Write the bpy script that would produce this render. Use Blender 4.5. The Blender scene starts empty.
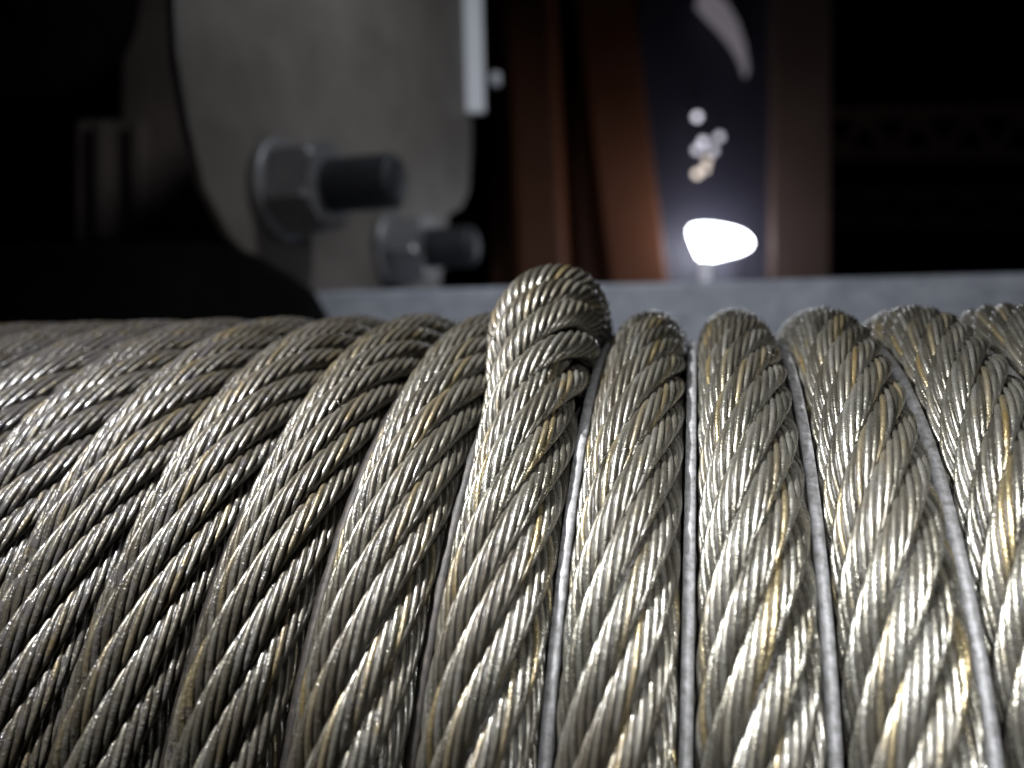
import bpy, bmesh, math, random
import numpy as np
from mathutils import Vector, Matrix, noise as mnoise

random.seed(7)
rng = np.random.RandomState(7)
S = 0.02                     # one rope pitch = 20 mm; geometry below is in pitches, scaled on build
PI = math.pi
sc = bpy.context.scene

# ------------------------------------------------------------------ camera
CC = Vector((-0.1908, -9.9278, 5.7309))
CF = Vector((-0.1980, 0.9751, -0.0998)).normalized()
CR = Vector((0.9802, 0.1967, -0.0227)).normalized()
CU = CR.cross(CF).normalized()
CR = CF.cross(CU).normalized()
FPX = 783.87
cam_data = bpy.data.cameras.new("camera")
cam = bpy.data.objects.new("camera", cam_data)
sc.collection.objects.link(cam)
m = Matrix((CR, CU, -CF)).transposed().to_4x4()
m.translation = CC * S
cam.matrix_world = m
cam_data.sensor_width = 36.0
cam_data.lens = FPX / 1024.0 * 36.0
cam_data.clip_start = 0.005
cam_data.clip_end = 200.0
cam_data.dof.use_dof = True
cam_data.dof.focus_distance = 6.8 * S
cam_data.dof.aperture_fstop = 9.5
sc.camera = cam

# ------------------------------------------------------------------ world, exposure
w = bpy.data.worlds.new("World"); sc.world = w; w.use_nodes = True
w.node_tree.nodes["Background"].inputs[0].default_value = (0.55, 0.62, 0.8, 1)
w.node_tree.nodes["Background"].inputs[1].default_value = 0.005
sc.view_settings.view_transform = 'Standard'
sc.view_settings.look = 'None'
sc.view_settings.exposure = 0.0
sc.view_settings.gamma = 1.0
sc.cycles.max_bounces = 6
sc.cycles.sample_clamp_indirect = 4.0
sc.cycles.sample_clamp_direct = 0.0


def P(px, py, d):
    """photo pixel at a given depth in front of the lens -> point in pitches"""
    return CC + CF * d + CR * ((px - 512) / FPX * d) + CU * ((384 - py) / FPX * d)


# ------------------------------------------------------------------ lights
def area(name, loc, target, size, power, col, shape='DISK', size_y=None):
    l = bpy.data.lights.new(name, 'AREA'); l.shape = shape; l.size = size * S
    if size_y: l.size_y = size_y * S
    l.energy = power; l.color = col
    o = bpy.data.objects.new(name, l); sc.collection.objects.link(o)
    o.location = Vector(loc) * S
    o.rotation_euler = (Vector(target) - Vector(loc)).to_track_quat('-Z', 'Y').to_euler()
    return o


area("hand_lamp", (-5.2, -5.8, 11.6), (-0.5, -3.5, 3.4), 0.4, 1.85, (0.97, 0.98, 1.0))
ht = area("fill_light", (1.3, -9.6, 9.4), (2.0, -3.5, 3.0), 0.4, 0.11, (0.97, 0.98, 1.0))  # added fill near the lens that lifts the rope's lower right
ht.data.spread = math.radians(70)
cl = area("ceiling_lamp", (5.0, 12.0, 30.0), P(430, 120, 36), 4.0, 0.70, (0.86, 0.93, 1.0))
cl.data.spread = math.radians(100)

# ------------------------------------------------------------------ helpers
def mesh_np(name, V, F, mat, parent=None, smooth=True, attrs=None):
    V = np.asarray(V, dtype=np.float32) * S
    F = np.asarray(F, dtype=np.int32)
    me = bpy.data.meshes.new(name)
    me.vertices.add(len(V)); me.vertices.foreach_set("co", V.ravel())
    k = F.shape[1]
    me.loops.add(F.size); me.loops.foreach_set("vertex_index", F.ravel())
    me.polygons.add(len(F))
    me.polygons.foreach_set("loop_start", np.arange(0, F.size, k, dtype=np.int32))
    if smooth: me.polygons.foreach_set("use_smooth", np.ones(len(F), dtype=bool))
    if attrs:
        for an, av in attrs.items():
            a = me.attributes.new(an, 'FLOAT', 'POINT'); a.data.foreach_set("value", np.asarray(av, dtype=np.float32))
    me.update(calc_edges=True)
    me.materials.append(mat)
    o = bpy.data.objects.new(name, me); sc.collection.objects.link(o)
    if parent: o.parent = parent
    return o


def from_bm(name, bm, mat, parent=None, smooth=False, bevel=0.0, seg=2):
    bmesh.ops.recalc_face_normals(bm, faces=bm.faces)
    for v in bm.verts: v.co *= S
    me = bpy.data.meshes.new(name); bm.to_mesh(me); bm.free()
    me.materials.append(mat)
    if smooth:
        for p in me.polygons: p.use_smooth = True
    o = bpy.data.objects.new(name, me); sc.collection.objects.link(o)
    if parent: o.parent = parent
    if bevel:
        b = o.modifiers.new("bevel", 'BEVEL'); b.width = bevel * S; b.segments = seg; b.limit_method = 'ANGLE'
    return o


def empty(name, label, cat, group=None):
    o = bpy.data.objects.new(name, None); sc.collection.objects.link(o)
    o.empty_display_size = 0.01
    o["label"] = label; o["category"] = cat
    if group: o["group"] = group
    return o


def tag(o, label, cat, group=None):
    o["label"] = label; o["category"] = cat
    if group: o["group"] = group
    return o


def prism(pts, n, th):
    """closed outline pts (Vectors, one plane) extruded by -n*th"""
    bm = bmesh.new()
    a = [bm.verts.new(p) for p in pts]; b = [bm.verts.new(p - n * th) for p in pts]
    bm.faces.new(a); bm.faces.new(list(reversed(b)))
    for i in range(len(a)):
        j = (i + 1) % len(a); bm.faces.new((a[i], b[i], b[j], a[j]))
    return bm


def frame_of(ax):
    ax = ax.normalized(); up = Vector((0, 0, 1)) if abs(ax.z) < .9 else Vector((1, 0, 0))
    u = up.cross(ax).normalized(); v = ax.cross(u).normalized()
    return ax, u, v


def lathe(org, ax, prof, n=48, rot=0.0):
    """prof list of (distance along axis, radius)"""
    ax, u, v = frame_of(ax); bm = bmesh.new(); rings = []
    for (t, r) in prof:
        rings.append([bm.verts.new(org + ax * t + (u * math.cos(rot + 2 * PI * i / n) + v * math.sin(rot + 2 * PI * i / n)) * max(r, 1e-4)) for i in range(n)])
    for a, b in zip(rings, rings[1:]):
        for i in range(n):
            j = (i + 1) % n; bm.faces.new((a[i], a[j], b[j], b[i]))
    bm.faces.new(rings[0][::-1]); bm.faces.new(rings[-1])
    return bm


def box(c0, c1):
    bm = bmesh.new(); bmesh.ops.create_cube(bm, size=1)
    c0 = Vector(c0); c1 = Vector(c1)
    for v in bm.verts:
        v.co = Vector([(c0[i] + c1[i]) / 2 + v.co[i] * (c1[i] - c0[i]) for i in range(3)])
    return bm


def beam(a, b, wu, wv):
    """square bar between two points"""
    ax, u, v = frame_of(b - a); bm = bmesh.new(); r = []
    for p in (a, b):
        r.append([bm.verts.new(p + u * sx * wu / 2 + v * sy * wv / 2) for sx, sy in ((-1, -1), (1, -1), (1, 1), (-1, 1))])
    for i in range(4):
        j = (i + 1) % 4; bm.faces.new((r[0][i], r[0][j], r[1][j], r[1][i]))
    bm.faces.new(r[0][::-1]); bm.faces.new(r[1])
    return bm


# ------------------------------------------------------------------ materials
def new_mat(name):
    m = bpy.data.materials.new(name); m.use_nodes = True
    nt = m.node_tree; b = nt.nodes["Principled BSDF"]
    return m, nt, b


def N(nt, t, **kw):
    n = nt.nodes.new(t)
    for k, v in kw.items(): setattr(n, k, v)
    return n


def ramp(nt, src, stops):
    r = N(nt, 'ShaderNodeValToRGB'); e = r.color_ramp.elements
    while len(e) < len(stops): e.new(0.5)
    for i, (p, c) in enumerate(stops):
        e[i].position = p; e[i].color = c if len(c) == 4 else (*c, 1)
    nt.links.new(src, r.inputs[0]); return r


def math_n(nt, op, a, b=None, clamp=False):
    n = N(nt, 'ShaderNodeMath', operation=op, use_clamp=clamp)
    for i, x in enumerate((a, b)):
        if x is None: continue
        if isinstance(x, (int, float)): n.inputs[i].default_value = x
        else: nt.links.new(x, n.inputs[i])
    return n.outputs[0]


def noise(nt, scale, detail=3, rough=.55, vec=None, dist=0.0):
    n = N(nt, 'ShaderNodeTexNoise'); n.inputs['Scale'].default_value = scale / S
    n.inputs['Detail'].default_value = detail; n.inputs['Roughness'].default_value = rough
    n.inputs['Distortion'].default_value = dist
    if vec is None:
        tc = N(nt, 'ShaderNodeTexCoord'); vec = tc.outputs['Object']
    nt.links.new(vec, n.inputs['Vector']); return n.outputs['Fac']


def mix(nt, fac, a, b, mode='MIX'):
    n = N(nt, 'ShaderNodeMix', data_type='RGBA', blend_type=mode)
    if isinstance(fac, (int, float)): n.inputs[0].default_value = fac
    else: nt.links.new(fac, n.inputs[0])
    for i, x in ((6, a), (7, b)):
        if isinstance(x, tuple): n.inputs[i].default_value = (*x, 1)
        else: nt.links.new(x, n.inputs[i])
    return n.outputs[2]


def wire_material():
    m, nt, b = new_mat("greased_steel_wire")
    at = N(nt, 'ShaderNodeAttribute', attribute_name='wire').outputs['Fac']
    al = N(nt, 'ShaderNodeAttribute', attribute_name='along').outputs['Fac']
    gr = N(nt, 'ShaderNodeAttribute', attribute_name='grease').outputs['Fac']
    wc = ramp(nt, at, [(0.0, (.066, .063, .052)), (.35, (.138, .133, .110)), (.8, (.235, .231, .208)), (1.0, (.24, .19, .09))]).outputs[0]
    # streaks that run along every wire
    comb = N(nt, 'ShaderNodeCombineXYZ')
    nt.links.new(math_n(nt, 'MULTIPLY', al, 1.6), comb.inputs[0]); nt.links.new(math_n(nt, 'MULTIPLY', at, 61.0), comb.inputs[1])
    st = N(nt, 'ShaderNodeTexNoise'); st.inputs['Scale'].default_value = 1.6; st.inputs['Detail'].default_value = 4
    nt.links.new(comb.outputs[0], st.inputs['Vector'])
    tint = ramp(nt, st.outputs['Fac'], [(.3, (.45, .42, .36)), (.48, (1, 1, 1)), (.62, (1, .96, .88)), (.75, (1.0, .78, .42))]).outputs[0]
    c = mix(nt, .85, wc, tint, 'MULTIPLY')
    # brown dried dirt in patches, thickened leftward to carry the lamp's falloff too
    dn = math_n(nt, 'ADD', math_n(nt, 'SUBTRACT', noise(nt, 1.3, 6, .65), .05), math_n(nt, 'MULTIPLY', gr, .21))
    dmask = ramp(nt, dn, [(.44, (0, 0, 0)), (.66, (1, 1, 1))]).outputs[0]
    c = mix(nt, math_n(nt, 'MULTIPLY', dmask, .75), c, (.035, .027, .017))
    # wet black grease flecks
    cg = N(nt, 'ShaderNodeCombineXYZ')
    nt.links.new(math_n(nt, 'MULTIPLY', al, 3.5), cg.inputs[0]); nt.links.new(math_n(nt, 'MULTIPLY', at, 137.0), cg.inputs[1])
    g1 = N(nt, 'ShaderNodeTexNoise'); g1.inputs['Scale'].default_value = 1.0; g1.inputs['Detail'].default_value = 4; g1.inputs['Roughness'].default_value = .7
    nt.links.new(cg.outputs[0], g1.inputs['Vector'])
    gn = math_n(nt, 'ADD', math_n(nt, 'MULTIPLY', g1.outputs['Fac'], .55), math_n(nt, 'MULTIPLY', noise(nt, 9.0, 4, .7), .45))
    thr = math_n(nt, 'SUBTRACT', .66, math_n(nt, 'MULTIPLY', gr, .135))
    gm = math_n(nt, 'MULTIPLY', math_n(nt, 'SUBTRACT', gn, thr), 18.0, clamp=True)
    c = mix(nt, math_n(nt, 'MULTIPLY', gm, .8), c, (.035, .033, .035))
    nt.links.new(c, b.inputs['Base Color'])
    met = math_n(nt, 'SUBTRACT', .80, math_n(nt, 'MULTIPLY', math_n(nt, 'ADD', math_n(nt, 'MULTIPLY', dmask, .5), gm), .6), clamp=True)
    nt.links.new(met, b.inputs['Metallic'])
    fine = noise(nt, 16.0, 4, .6)
    r0 = math_n(nt, 'ADD', .05, math_n(nt, 'MULTIPLY', fine, .42))
    r1 = math_n(nt, 'ADD', r0, math_n(nt, 'MULTIPLY', dmask, .12))
    r2 = math_n(nt, 'SUBTRACT', r1, math_n(nt, 'MULTIPLY', gm, .26), clamp=True)
    nt.links.new(r2, b.inputs['Roughness'])
    bh = math_n(nt, 'ADD', noise(nt, 22.0, 4, .7), math_n(nt, 'MULTIPLY', gm, .6))
    bp = N(nt, 'ShaderNodeBump'); bp.inputs['Strength'].default_value = .45; bp.inputs['Distance'].default_value = .018 * S
    nt.links.new(bh, bp.inputs['Height']); nt.links.new(bp.outputs[0], b.inputs['Normal'])
    b.inputs['Coat Weight'].default_value = .55; b.inputs['Coat Roughness'].default_value = .16
    return m


def ridge_material():
    m, nt, b = new_mat("worn_machined_steel")
    c = ramp(nt, noise(nt, 14, 5, .7), [(.3, (.09, .086, .08)), (.5, (.21, .21, .213)), (.7, (.33, .33, .345))]).outputs[0]
    d = ramp(nt, noise(nt, 38, 3, .7), [(.58, (0, 0, 0)), (.68, (1, 1, 1))]).outputs[0]
    c = mix(nt, math_n(nt, 'MULTIPLY', d, .5), c, (.10, .08, .06))
    tc = N(nt, 'ShaderNodeTexCoord'); sx = N(nt, 'ShaderNodeSeparateXYZ'); nt.links.new(tc.outputs['Object'], sx.inputs[0])
    g = math_n(nt, 'ADD', math_n(nt, 'MULTIPLY', sx.outputs[0], -1 / S / .8), -1.6, clamp=True)   # greasy rust on the ridges between the tight turns
    rn = ramp(nt, noise(nt, 11, 5, .7), [(.4, (.010, .009, .008)), (.66, (.03, .023, .018)), (.8, (.14, .12, .10))]).outputs[0]
    c = mix(nt, g, c, rn)
    nt.links.new(c, b.inputs['Base Color']); b.inputs['Metallic'].default_value = .5
    nt.links.new(math_n(nt, 'ADD', .42, math_n(nt, 'MULTIPLY', noise(nt, 30, 4), .25)), b.inputs['Roughness'])
    bp = N(nt, 'ShaderNodeBump'); bp.inputs['Strength'].default_value = .5; bp.inputs['Distance'].default_value = .01 * S
    nt.links.new(noise(nt, 80, 3, .7), bp.inputs['Height']); nt.links.new(bp.outputs[0], b.inputs['Normal'])
    return m


def plain(name, c1, c2, scale, rough, metal=0.0, bump=.2, bscale=20):
    m, nt, b = new_mat(name)
    c = ramp(nt, noise(nt, scale, 6, .65), [(.3, c1), (.7, c2)]).outputs[0]
    nt.links.new(c, b.inputs['Base Color']); b.inputs['Metallic'].default_value = metal
    nt.links.new(math_n(nt, 'ADD', rough - .1, math_n(nt, 'MULTIPLY', noise(nt, bscale, 3), .2)), b.inputs['Roughness'])
    bp = N(nt, 'ShaderNodeBump'); bp.inputs['Strength'].default_value = bump; bp.inputs['Distance'].default_value = .02 * S
    nt.links.new(noise(nt, bscale, 4), bp.inputs['Height']); nt.links.new(bp.outputs[0], b.inputs['Normal'])
    return m


def emit(name, col, st):
    m, nt, b = new_mat(name); b.inputs['Base Color'].default_value = (*[x * .5 for x in col], 1)
    b.inputs['Emission Color'].default_value = (*col, 1); b.inputs['Emission Strength'].default_value = st
    return m


M_WIRE = wire_material()
M_RIDGE = ridge_material()
M_GREASE = plain("packed_grease", (.008, .007, .006), (.028, .023, .017), 9, .42, 0, .5, 25)
M_DRUM = plain("oily_dark_steel", (.035, .03, .025), (.09, .08, .07), 3, .5, .4)
M_SLAB = plain("blue_grey_paint", (.22, .24, .285), (.38, .405, .46), 1.6, .75, 0, .6, 9)
M_PLATE = plain("grey_paint", (.080, .068, .058), (.125, .108, .095), .35, .55, 0, .2, 5)
M_BROWN = plain("dull_brown_paint", (.05, .034, .03), (.085, .06, .055), .25, .6)
M_BLACK = plain("matte_black", (.002, .002, .002), (.005, .005, .005), .5, .9)
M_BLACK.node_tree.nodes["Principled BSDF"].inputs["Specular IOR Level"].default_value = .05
M_NUT = plain("dull_zinc", (.13, .125, .13), (.22, .21, .215), 1, .42, .5)
M_STUD = plain("blackened_steel", (.010, .011, .013), (.025, .026, .03), 3, .6, .3)
M_ORANGE = plain("rust_orange_paint", (.17, .052, .02), (.28, .10, .045), .05, .55)
M_NAVY = plain("dark_violet_grey_sheet", (.022, .022, .038), (.036, .034, .055), .02, .6)
M_TRUSS = plain("primer_brown_steel", (.10, .06, .05), (.16, .10, .08), .05, .6)
M_WHITE = plain("white_sheet_metal", (.6, .6, .62), (.75, .75, .78), .05, .5)

# ------------------------------------------------------------------ drum
R = 5.2                     # radius of the rope's centre line
TH0 = 0.492
LEAD = 1.0 / (2 * PI)
K0, K1 = -15, 5             # turns on the drum


def xs(k, th):
    return k + (th + TH0) * LEAD


drum = empty("winch_drum", "steel winch drum with narrow bright ridges between its rope grooves, under the wound wire rope", "winch drum")
ths = np.linspace(-PI, PI, 361)
prof = []
for k in range(K0, K1 + 1):
    for t in np.linspace(-.45, .45, 13):
        prof.append((k + .5 + t, R + .0 - math.sqrt(max(.462 ** 2 - t * t, .02 ** 2))))
prof = np.array(prof); npf = len(prof)
PX = prof[:, 0][None] + ((ths + TH0) * LEAD)[:, None]
PR = np.broadcast_to(prof[:, 1][None], PX.shape)
V = np.stack([PX, PR * np.sin(ths)[:, None], PR * np.cos(ths)[:, None]], -1).reshape(-1, 3)
i = np.arange(len(ths) - 1)[:, None] * npf; j = np.arange(npf - 1)[None]
F = np.stack([i + j, i + j + 1, i + npf + j + 1, i + npf + j], -1).reshape(-1, 4)
mesh_np("drum_shell", V, F, M_DRUM, drum)
for k in range(K0 + 1, K1 + 1):
    hw = .049
    pr = [(-hw - .006, R - .20), (-hw, R - .03), (-hw + .008, R + .035), (hw - .008, R + .035), (hw, R - .03), (hw + .006, R - .20)]
    pr = np.array(pr)
    wob = np.array([.0015 * mnoise.noise(Vector((t * 6, k * 3.1, 0))) for t in ths])
    X = k + pr[:, 0][None] * (1 + 3 * wob)[:, None] + ((ths + TH0) * LEAD + wob)[:, None]
    Rr = np.broadcast_to(pr[:, 1][None], X.shape)
    V = np.stack([X, Rr * np.sin(ths)[:, None], Rr * np.cos(ths)[:, None]], -1).reshape(-1, 3)
    n = len(pr); i = np.arange(len(ths) - 1)[:, None] * n; j = np.arange(n - 1)[None]
    F = np.stack([i + j, i + j + 1, i + n + j + 1, i + n + j], -1).reshape(-1, 4)
    mesh_np("groove_ridge", V, F, M_RIDGE, drum, smooth=False)

# ------------------------------------------------------------------ wire rope: 9 strands laid right-handed, each of 9 visible wires
NW = 9
NS = 9
RS = .1165                   # strand radius
RCS = .334                  # strand centre from rope centre
LAY = 4.7                   # rope lay length
LAYW = 1.30                 # wire lay length
rope = empty("wire_rope", "greasy grey steel wire rope wound round the drum, one turn humped up", "wire rope")
HUMP = -2


def hump(th):
    a = np.exp(-((th - math.radians(-9)) / math.radians(15)) ** 2)
    return a


def turns(s):
    """strand turns along the rope; the lay opens slightly towards the left end"""
    c0, c1, L = .215, .0110, 2 * PI * R
    sa, sb = -5 * L, 2 * L
    f = lambda x: c0 * x + .5 * c1 * x * x / L
    sc_ = np.clip(s, sa, sb)
    return f(sc_) + np.where(s < sa, (s - sa) * (c0 - 5 * c1), 0) + np.where(s > sb, (s - sb) * (c0 + 2 * c1), 0)


SUNK = {2, 5, 7}                                # two strands sink into the humped stretch
SIX = {0: 0, 1: 1, 3: 2, 4: 3, 6: 4, 8: 5}


def make_wrap(k):
    far = k < -8
    d0, d1 = math.radians(-74), math.radians(22)
    nd = 120 if far else (430 if k == HUMP else 230)
    th = np.concatenate([np.linspace(-PI, d0, 46)[:-1], np.linspace(d0, d1, nd), np.linspace(d1, PI, 66)[1:]])
    g = hump(th) if k == HUMP else np.zeros_like(th)
    s = k * 2 * PI * R + th * R
    sway = np.array([.012 * mnoise.noise(Vector((x * .35, 5.0, 0))) for x in s])
    rr = R + .43 * g + .010 * np.array([mnoise.noise(Vector((x * .5, 9.0, 0))) for x in s])
    X = xs(k + .5, th) + sway - .10 * g
    big = 1.01 if k <= HUMP else .985
    fat = 1.05 if k < HUMP else 1.0
    C = np.stack([X, rr * np.sin(th), rr * np.cos(th)], -1)
    T = np.gradient(C, axis=0); T /= np.linalg.norm(T, axis=1)[:, None]
    er = np.stack([0 * th, np.sin(th), np.cos(th)], -1)
    er -= T * (er * T).sum(1)[:, None]; er /= np.linalg.norm(er, axis=1)[:, None]
    ex = np.cross(er, T); ex *= np.sign(ex[:, :1])
    wname = empty_child("rope_turn", rope)
    if k == HUMP: wname["label"] = "humped turn with its strands spread apart at the crest"
    nb = 5 if far else 7
    beta = np.radians(np.linspace(-105, 105, nb))
    extra = 1.15 * np.cumsum(g) * (d1 - d0) / nd * R / LAY if k == HUMP else 0 * th
    # greasy fibre core that fills the rope inside the strands
    pc = 2 * PI * np.arange(20) / 20
    cr = (.326 * big * (1 - .25 * g) + .006 * np.array([mnoise.noise(Vector((x * 4.0, 1.0, 2.0))) for x in s]))[:, None, None]
    cv = C[:, None] + cr * (np.cos(pc)[None, :, None] * ex[:, None] + np.sin(pc)[None, :, None] * er[:, None])
    i = np.arange(len(th) - 1)[:, None] * 20; j = np.arange(20)[None]; j2 = (j + 1) % 20
    mesh_np("fibre_core", cv.reshape(-1, 3), np.stack([i + j, i + j2, i + 20 + j2, i + 20 + j], -1).reshape(-1, 4), M_GREASE, wname)
    for q in range(NS):
        sunk = q in SUNK
        even = 0 if sunk else (SIX[q] / 6.0 - q / NS) * np.minimum(1, 1.4 * g)
        phi = -2 * PI * (turns(s) + extra + q / NS + even) + .03 * math.sin(q * 2.1) + .16 * g * math.sin(q * 2.6 + .6)
        # strands loosen and spread outward on the humped stretch
        rc = RCS * big * (1 + (-.40 if sunk else .31 + .22 * abs(math.sin(q * 1.9 + .7))) * g) + .004 * np.array([mnoise.noise(Vector((x * .8, q * 7.0, 2.0))) for x in s])
        rs = RS * big * fat * (1 + (-.1 if sunk else .48) * g)
        out = np.cos(phi)[:, None] * ex + np.sin(phi)[:, None] * er
        SC = C + rc[:, None] * out
        TS = np.gradient(SC, axis=0); TS /= np.linalg.norm(TS, axis=1)[:, None]
        o2 = out - TS * (out * TS).sum(1)[:, None]; o2 /= np.linalg.norm(o2, axis=1)[:, None]
        sd = np.cross(TS, o2)
        rw = rs * math.sin(PI / NW) / (1 + math.sin(PI / NW)); rwc = (rs - rw)[:, None]; rwv = (rw * .83)[:, None, None]
        Vs, At, Al = [], [], []
        for wi in range(NW):
            # right-handed strands, left-handed wires (regular lay)
            psi = -2 * PI * (s / LAYW + extra * 1.5 * LAY / LAYW / 1.15 + wi / NW) + q * .7
            jit = rng.uniform(-.0022, .0022)
            d = np.cos(psi)[:, None] * o2 + np.sin(psi)[:, None] * sd
            l = -np.sin(psi)[:, None] * o2 + np.cos(psi)[:, None] * sd
            WC = SC + (rwc + jit) * d
            ring = WC[:, None] + rwv * (np.cos(beta)[None, :, None] * d[:, None] + np.sin(beta)[None, :, None] * l[:, None])
            Vs.append(ring)
            a = wire_rand[q, wi]
            At.append(np.full(ring.shape[:2], a)); Al.append(np.broadcast_to(s[:, None] + wi * 3.7 + q * 11, ring.shape[:2]))
        V = np.stack(Vs, 1)                      # (nth, NW, nb, 3)
        nth = len(th)
        V = V.reshape(nth, NW * nb, 3)
        i = np.arange(nth - 1)[:, None, None] * (NW * nb)
        wq = np.arange(NW)[None, :, None] * nb; jj = np.arange(nb - 1)[None, None]
        a0 = i + wq + jj
        F = np.stack([a0, a0 + NW * nb, a0 + NW * nb + 1, a0 + 1], -1).reshape(-1, 4)
        at = np.stack(At, 1).reshape(-1); al = np.stack(Al, 1).reshape(-1)
        # dark greasy core that shows between the wires
        nc = 16; pc = 2 * PI * np.arange(nc) / nc
        cr = (rs - 1.05 * rw)[:, None, None]
        core = SC[:, None] + cr * (np.cos(pc)[None, :, None] * o2[:, None] + np.sin(pc)[None, :, None] * sd[:, None])
        base = nth * NW * nb
        i = np.arange(nth - 1)[:, None] * nc; j = np.arange(nc)[None]; j2 = (np.arange(nc)[None] + 1) % nc
        Fc = np.stack([i + j, i + j2, i + nc + j2, i + nc + j], -1).reshape(-1, 4) + base
        nF = len(F); F = np.concatenate([F, Fc]); at = np.concatenate([at, np.zeros(nth * nc)]); al = np.concatenate([al, np.zeros(nth * nc)])
        V = np.concatenate([V.reshape(-1, 3), core.reshape(-1, 3)])
        gre = np.clip((1.4 - V[:, 0]) / 5.5, .0, 1.5)
        so = mesh_np("strand", V, F, M_WIRE, wname, attrs={"wire": at, "along": al, "grease": gre})
        so.data.materials.append(M_GREASE)
        mi = np.zeros(len(F), dtype=np.int32); mi[nF:] = 1
        so.data.polygons.foreach_set("material_index", mi)


def empty_child(name, parent):
    o = bpy.data.objects.new(name, None); sc.collection.objects.link(o); o.parent = parent
    o.empty_display_size = 0.01
    return o


wire_rand = rng.rand(NS, NW)
for k in range(K0, K1 + 1):
    make_wrap(k)

def loose_wire(p0, d0, length, rad, curl, seedv, mat, parent, name="broken_wire"):
    r_ = random.Random(seedv); p = Vector(p0); d = Vector(d0).normalized(); pts = [p.copy()]
    ax = Vector((r_.uniform(-1, 1), r_.uniform(-1, 1), r_.uniform(-1, 1))).normalized()
    for i in range(12):
        d = (Matrix.Rotation(curl / 12, 3, ax) @ d).normalized(); p = p + d * length / 12; pts.append(p.copy())
    vs, fs = [], []
    for i, q in enumerate(pts):
        t = (pts[min(i + 1, 12)] - pts[max(i - 1, 0)]).normalized(); _, u, v = frame_of(t)
        for k in range(6): vs.append(q + (u * math.cos(k * PI / 3) + v * math.sin(k * PI / 3)) * rad)
    for i in range(12):
        for k in range(6): fs.append((i * 6 + k, i * 6 + (k + 1) % 6, i * 6 + 6 + (k + 1) % 6, i * 6 + 6 + k))
    return mesh_np(name, [tuple(v) for v in vs], fs, mat, parent)


def on_rope(k, deg, lat):
    th = math.radians(deg); g = float(hump(th)) if k == HUMP else 0
    c = Vector((xs(k + .5, th), (R + .3 * g) * math.sin(th), (R + .3 * g) * math.cos(th)))
    o = Vector((math.sin(lat), math.cos(lat) * math.sin(th), math.cos(lat) * math.cos(th)))
    return c + o * (.44 * (1 + .45 * g)), o, Vector((0, math.cos(th), -math.sin(th)))


for n_, (k, deg, lat, ln, rad, cu) in enumerate([(-2, 2, -.2, .28, .010, 1.5), (-2, -2, .5, .30, .009, 2.0), (-2, 5, .1, .22, .008, .8), (-2, -20, -.9, .30, .009, 1.2),
                                  (-2, -30, .9, .25, .008, 1.4), (0, -20, .5, .18, .005, 2.5), (-4, -30, .2, .2, .005, 2.4), (1, -12, -.9, .25, .004, 2.0)]):
    p_, o_, t_ = on_rope(k, deg, lat)
    loose_wire(p_ - o_ * .03, o_ * .55 + t_ * random.uniform(-.8, .8) + Vector((random.uniform(-.6, .6), 0, 0)), ln, rad, cu, n_, M_WIRE, rope)

# ------------------------------------------------------------------ base slab behind the drum
slab_y = 16.0
def on_y(px, py, yw):
    d = P(px, py, 1) - CC; t = (yw - CC.y) / d.y
    return CC + d * t
zt = on_y(900, 276, slab_y).z
bm = box((on_y(262, 300, slab_y).x, slab_y, zt - 5.5), (30, slab_y + 24, zt))
slab = from_bm("base_beam", bm, M_SLAB, bevel=.12)
tag(slab, "dusty blue grey painted steel beam lying behind the drum", "steel beam")

# ------------------------------------------------------------------ bracket plate with studs
A = P(272, 190, 28.0); A.z = A.z
B2 = P(388, 250, 36.7)
dirn = (B2 - A); dirn.z = 0; dirn.normalize()
pn = Vector((dirn.y, -dirn.x, 0)).normalized()       # faces right
if pn.x < 0: pn = -pn
def on_plate(px, py, off=0.0):
    d = P(px, py, 1) - CC; o = A + pn * off
    t = (o - CC).dot(pn) / d.dot(pn)
    return CC + d * t
outl = [(172, -60), (178, 60), (190, 130), (206, 190), (232, 238), (262, 268), (292, 288), (330, 296), (400, 296), (440, 296),
        (449, 215), (462, 208), (469, 192), (472, 150), (472, -60)]
plate = empty("bracket_plate", "grey painted steel bracket plate with a rounded lower corner behind the two big nuts", "bracket")
from_bm("plate", prism([on_plate(*p) for p in outl], pn, .35), M_PLATE, plate, bevel=.08)
# bright flange strip along the far edge
fl = [(463, -60), (487, -60), (487, 113), (463, 113)]
q0 = on_plate(468, 60)
zt1 = on_plate(468, -60).z; zb1 = on_plate(468, 113).z
dd = (q0 - CC).dot(CF)
wdt = 24 / FPX * dd
bm = bmesh.new()
base = Vector((q0.x, q0.y, 0))
fdir = Vector((CR.x, CR.y, 0)).normalized(); fn = Vector((-fdir.y, fdir.x, 0))
pts = [base - fdir * wdt * .35 - fn * .4, base + fdir * wdt * .65 - fn * .4, base + fdir * wdt * .65 + fn * .2, base - fdir * wdt * .35 + fn * .2]
lo = [bm.verts.new(Vector((p.x, p.y, zb1))) for p in pts]; hi = [bm.verts.new(Vector((p.x, p.y, zt1))) for p in pts]
bm.faces.new(lo[::-1]); bm.faces.new(hi)
for a in range(4): bm.faces.new((lo[a], lo[(a + 1) % 4], hi[(a + 1) % 4], hi[a]))
from_bm("edge_flange", bm, M_WHITE, plate, bevel=.05)


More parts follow.
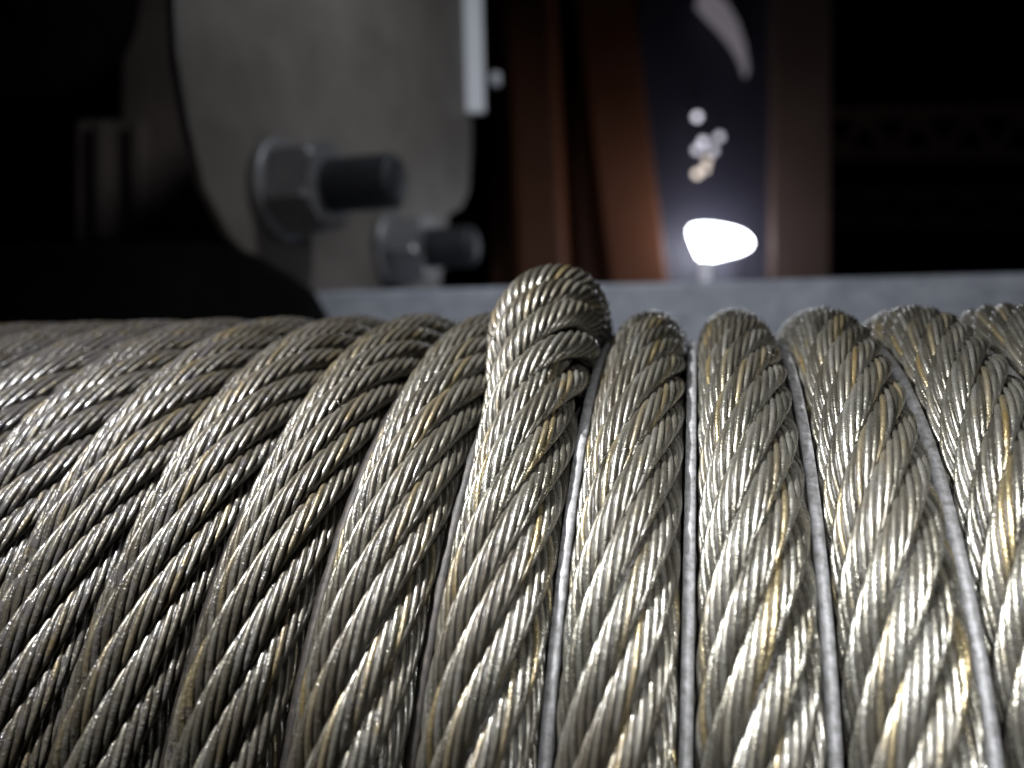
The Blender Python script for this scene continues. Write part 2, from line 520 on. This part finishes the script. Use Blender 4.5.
def stud(org, h, label, length, grp="nuts on the bracket plate", rot=.3):
    """hex nut of across-corner height h on a threaded stud standing out of the plate"""
    t = empty("stud_bolt", label, "bolt", grp)
    r = h / 2
    from_bm("washer", lathe(org, pn, [(0, r * 1.03), (.02, r * 1.08), (.22 * r, r * 1.08), (.25 * r, r * 1.03)], 48), M_NUT, t, True)
    # nut with chamfered corners
    nb = bmesh.new(); ax, u, v = frame_of(pn); rings = []
    for (tt, rad, cap) in ((.26 * r, 1.0, .93), (.36 * r, 1.0, 1.0), (1.12 * r, 1.0, 1.0), (1.24 * r, 1.0, .9)):
        ring = []
        for i2 in range(48):
            an = 2 * PI * i2 / 48 + rot
            rel = (i2 % 8) / 8 * PI / 3 - PI / 6
            rad_hex = math.cos(PI / 6) / math.cos(rel) * r
            rd = min(rad_hex, r * cap)
            ring.append(nb.verts.new(org + ax * tt + (u * math.cos(an) + v * math.sin(an)) * rd))
        rings.append(ring)
    for a, b in zip(rings, rings[1:]):
        for i2 in range(48):
            j2 = (i2 + 1) % 48; nb.faces.new((a[i2], a[j2], b[j2], b[i2]))
    nb.faces.new(rings[0][::-1]); nb.faces.new(rings[-1])
    from_bm("nut", nb, M_NUT, t)
    pr = []
    t0 = 1.2 * r; nth = 9; rs_ = r * .56
    for i2 in range(nth):
        a = t0 + (length - t0) * i2 / nth; da = (length - t0) / nth
        pr += [(a, rs_ * .86), (a + da * .5, rs_), ]
    pr += [(length, rs_ * .9), (length + .06, rs_ * .8)]
    from_bm("threaded_shank", lathe(org, pn, pr, 40), M_STUD, t, True)
    return t


stud(on_plate(279, 190), 3.45, "larger and nearer hex nut on a long dark threaded stud, left of the other nut", 4.7)
stud(on_plate(390, 250), 3.35, "smaller looking hex nut low down beside the beam, right of the larger nut", 4.2, rot=.1)

# small bright bolt head on the far side of the flange
o3 = on_plate(485, 81)
bb = empty("cap_bolt", "small shiny bolt end sticking out beside the bright flange strip", "bolt")
from_bm("bolt_shank", lathe(o3 + Vector((0, -.3, 0)), CR, [(0, .24), (.45, .24)], 32), M_STUD, bb, True)
from_bm("bolt_head", lathe(o3 + Vector((0, -.3, 0)) + CR * .45, CR, [(0, .40), (.05, .46), (.45, .46), (.55, .38), (.6, .2)], 32), M_WHITE, bb, True)

# ------------------------------------------------------------------ dark machinery at the left
hs = empty("gearbox_housing", "dull brown ribbed housing in the dark behind the grey bracket", "gearbox")
d = 46
bm = prism([P(74, 118, d), P(74, 243, d), P(236, 243, d), P(236, -60, d), P(120, -60, d), P(120, 118, d)], -CF, 5)
from_bm("housing_body", bm, M_BROWN, hs, bevel=.3)
for x in (104, 140):
    from_bm("rib", beam(P(x, 122, d - .5), P(x, 241, d - .5), 1.0, .8), M_BROWN, hs, bevel=.15)
MD = 44
mt = empty("round_motor_cover", "big black round motor cover at the top left", "motor")
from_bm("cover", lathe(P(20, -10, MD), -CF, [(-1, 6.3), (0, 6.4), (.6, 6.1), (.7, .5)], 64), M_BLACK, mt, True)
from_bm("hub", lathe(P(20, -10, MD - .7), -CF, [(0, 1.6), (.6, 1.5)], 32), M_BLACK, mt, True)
gd = [(-60, 246), (120, 243), (205, 242), (250, 252), (285, 272), (310, 290), (322, 312), (326, 345), (-60, 345)]  # black sheet put in to keep the area below the bracket dark
gt = from_bm("black_sheet", prism([P(x, y, 24) for x, y in gd], -CF, .8), M_BLACK, bevel=.2)
tag(gt, "black sheet with a rounded end, put in to fill the dark below the bracket", "sheet")

# ------------------------------------------------------------------ workshop behind: posts, lamp, lights, trusses
def post(name, label, cat, a, b, w1, w2, mat, group=None):
    """box column with a stiffener plate along one edge and a base plate"""
    t = empty(name, label, cat, group)
    ax, u, v = frame_of(b - a)
    from_bm("column", beam(a, b, w1, w2), mat, t, bevel=w1 * .06, seg=4)
    from_bm("edge_plate", beam(a + u * w1 * .5, b + u * w1 * .5, w1 * .08, w2 * 1.15), mat, t, bevel=w1 * .02)
    from_bm("base_plate", beam(a - ax * .4, a + ax * .4, w1 * 1.6, w2 * 1.6), mat, t, bevel=.1)
    return t


G = "steel posts behind the drum"
post("steel_post", "wide dark orange brown steel post just right of the bracket", "steel post", P(570, 470, 91), P(540, -160, 91), 28, 4, M_ORANGE, G)
post("steel_post", "leaning orange brown post immediately left of the white lamp", "steel post", P(664, 470, 86), P(586, -160, 86), 10.5, 5, M_ORANGE, G)
post("steel_post", "dull brown post standing right of the white lamp", "steel post", P(793, 470, 86), P(798, -160, 86), 8, 5, M_TRUSS, G)

bp_ = from_bm("sheet_panel", prism([P(492, -160, 93.5), P(492, 470, 93.5), P(690, 470, 93.5), P(660, -160, 93.5)], -CF, 1), M_ORANGE, bevel=.3)
tag(bp_, "broad dark rust brown sheet behind the two left steel posts", "wall panel")
LD = 85
lamp = empty("work_lamp", "bright white glowing work lamp between the posts", "lamp")
lo = []
ctr = [(686, 224), (690, 221), (702, 220), (716, 221), (732, 224), (746, 229), (754, 235), (758, 242), (755, 249), (746, 254), (732, 258), (716, 262), (704, 264), (699, 263), (695, 256), (690, 243), (686, 232)]
ctr = [(720 + (x - 720) * .86, 242 + (y - 242) * .80) for x, y in ctr]
lens = prism([P(x, y, LD) for x, y in ctr], -CF, .8)
from_bm("lamp_lens", lens, emit("lamp_light", (.90, .93, 1.0), 16.0), lamp, bevel=.2)
from_bm("bracket_arm", beam(P(705, 259, LD + .2), P(706, 300, LD), .9, .9), M_WHITE, lamp, bevel=.1)
from_bm("bracket_arm", beam(P(741, 256, LD + .2), P(741, 300, LD), .5, .5), M_NAVY, lamp, bevel=.1)
pl = bpy.data.lights.new("lamp_glow", 'POINT'); pl.energy = 0.9; pl.color = (.85, .9, 1.0); pl.shadow_soft_size = 2 * S
po = bpy.data.objects.new("lamp_glow", pl); sc.collection.objects.link(po); po.location = P(716, 236, LD - 9) * S

# navy sheet added behind the lamp to show lens bloom as a halo
sh = from_bm("halo_panel", prism([P(640, -40, 90), P(640, 330, 90), P(790, 330, 90), P(790, -40, 90)], -CF, 1), M_NAVY)
tag(sh, "added violet grey sheet behind the white lamp that carries its bloom halo", "wall panel")
# small far lights
far = [(697, 117, 1.0), (703, 142, .9), (719, 137, .6), (697, 150, .7), (713, 151, .6), (707, 161, .55), (697, 174, 1.0), (705, 169, .6)]
DF = 87.5
words = ["topmost small round light above the white lamp, alone", "small light at the top of the cluster above the lamp", "dim small light at the right of the cluster top",
         "small light at the left of the cluster middle", "dim small light at the right of the cluster middle", "faint small light in the cluster just below its middle",
         "bright warm small light at the bottom left of the cluster", "faint warm small light at the bottom right of the cluster"]
for (x, y, st), lb in zip(far, words):
    warm = y > 158
    mt_ = emit("small_light", (1, .86, .75) if warm else (.9, .88, 1.0), 1.6 * st)
    c0 = P(x, y, DF)
    o = from_bm("indicator_light", lathe(c0, -CF, [(0, .42), (.2, .40), (.4, .3), (.45, .05)], 24), mt_, None, True)
    tag(o, lb, "light", "small lights above the work lamp")
# pale curved strip at the top; light on it is put in as glow
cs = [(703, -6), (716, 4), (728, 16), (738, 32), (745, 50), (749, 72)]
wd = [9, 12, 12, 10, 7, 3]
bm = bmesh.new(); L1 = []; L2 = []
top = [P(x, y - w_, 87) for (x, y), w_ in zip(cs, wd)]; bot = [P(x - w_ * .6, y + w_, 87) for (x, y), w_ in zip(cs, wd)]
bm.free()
o = from_bm("glow_strip", prism(top + bot[::-1], -CF, 1), emit("strip_glow", (.66, .6, .68), .15))
tag(o, "curved pale strip at the top above the lamp, its lit look given as glow", "glow_strip")

# roof trusses at the right, in the dark
def truss(name, label, y0, h, d):
    t = empty(name, label, "truss", "roof trusses in the dark")
    from_bm("chord", beam(P(800, y0, d), P(1100, y0 - 6, d), 4, 4), M_TRUSS, t)
    from_bm("chord", beam(P(800, y0 + h, d), P(1100, y0 + h + 2, d), 4, 4), M_TRUSS, t)
    x = 812; up = True
    while x < 1080:
        a, b = (y0, y0 + h) if up else (y0 + h, y0)
        from_bm("brace", beam(P(x, a, d), P(x + 26, b, d), 3, 3), M_TRUSS, t)
        x += 26; up = not up
truss("roof_truss", "dark zigzag roof truss, upper one at the right", 116, 38, 260)
truss("roof_truss", "dark zigzag roof truss, lower one at the right", 196, 26, 330)
area("hall_light", P(930, -120, 200), P(930, 160, 290), 40, 0.35, (1.0, .8, .8))

# back wall of the hall
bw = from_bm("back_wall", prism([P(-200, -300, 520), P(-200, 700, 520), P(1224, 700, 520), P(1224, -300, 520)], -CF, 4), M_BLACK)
bw["kind"] = "structure"
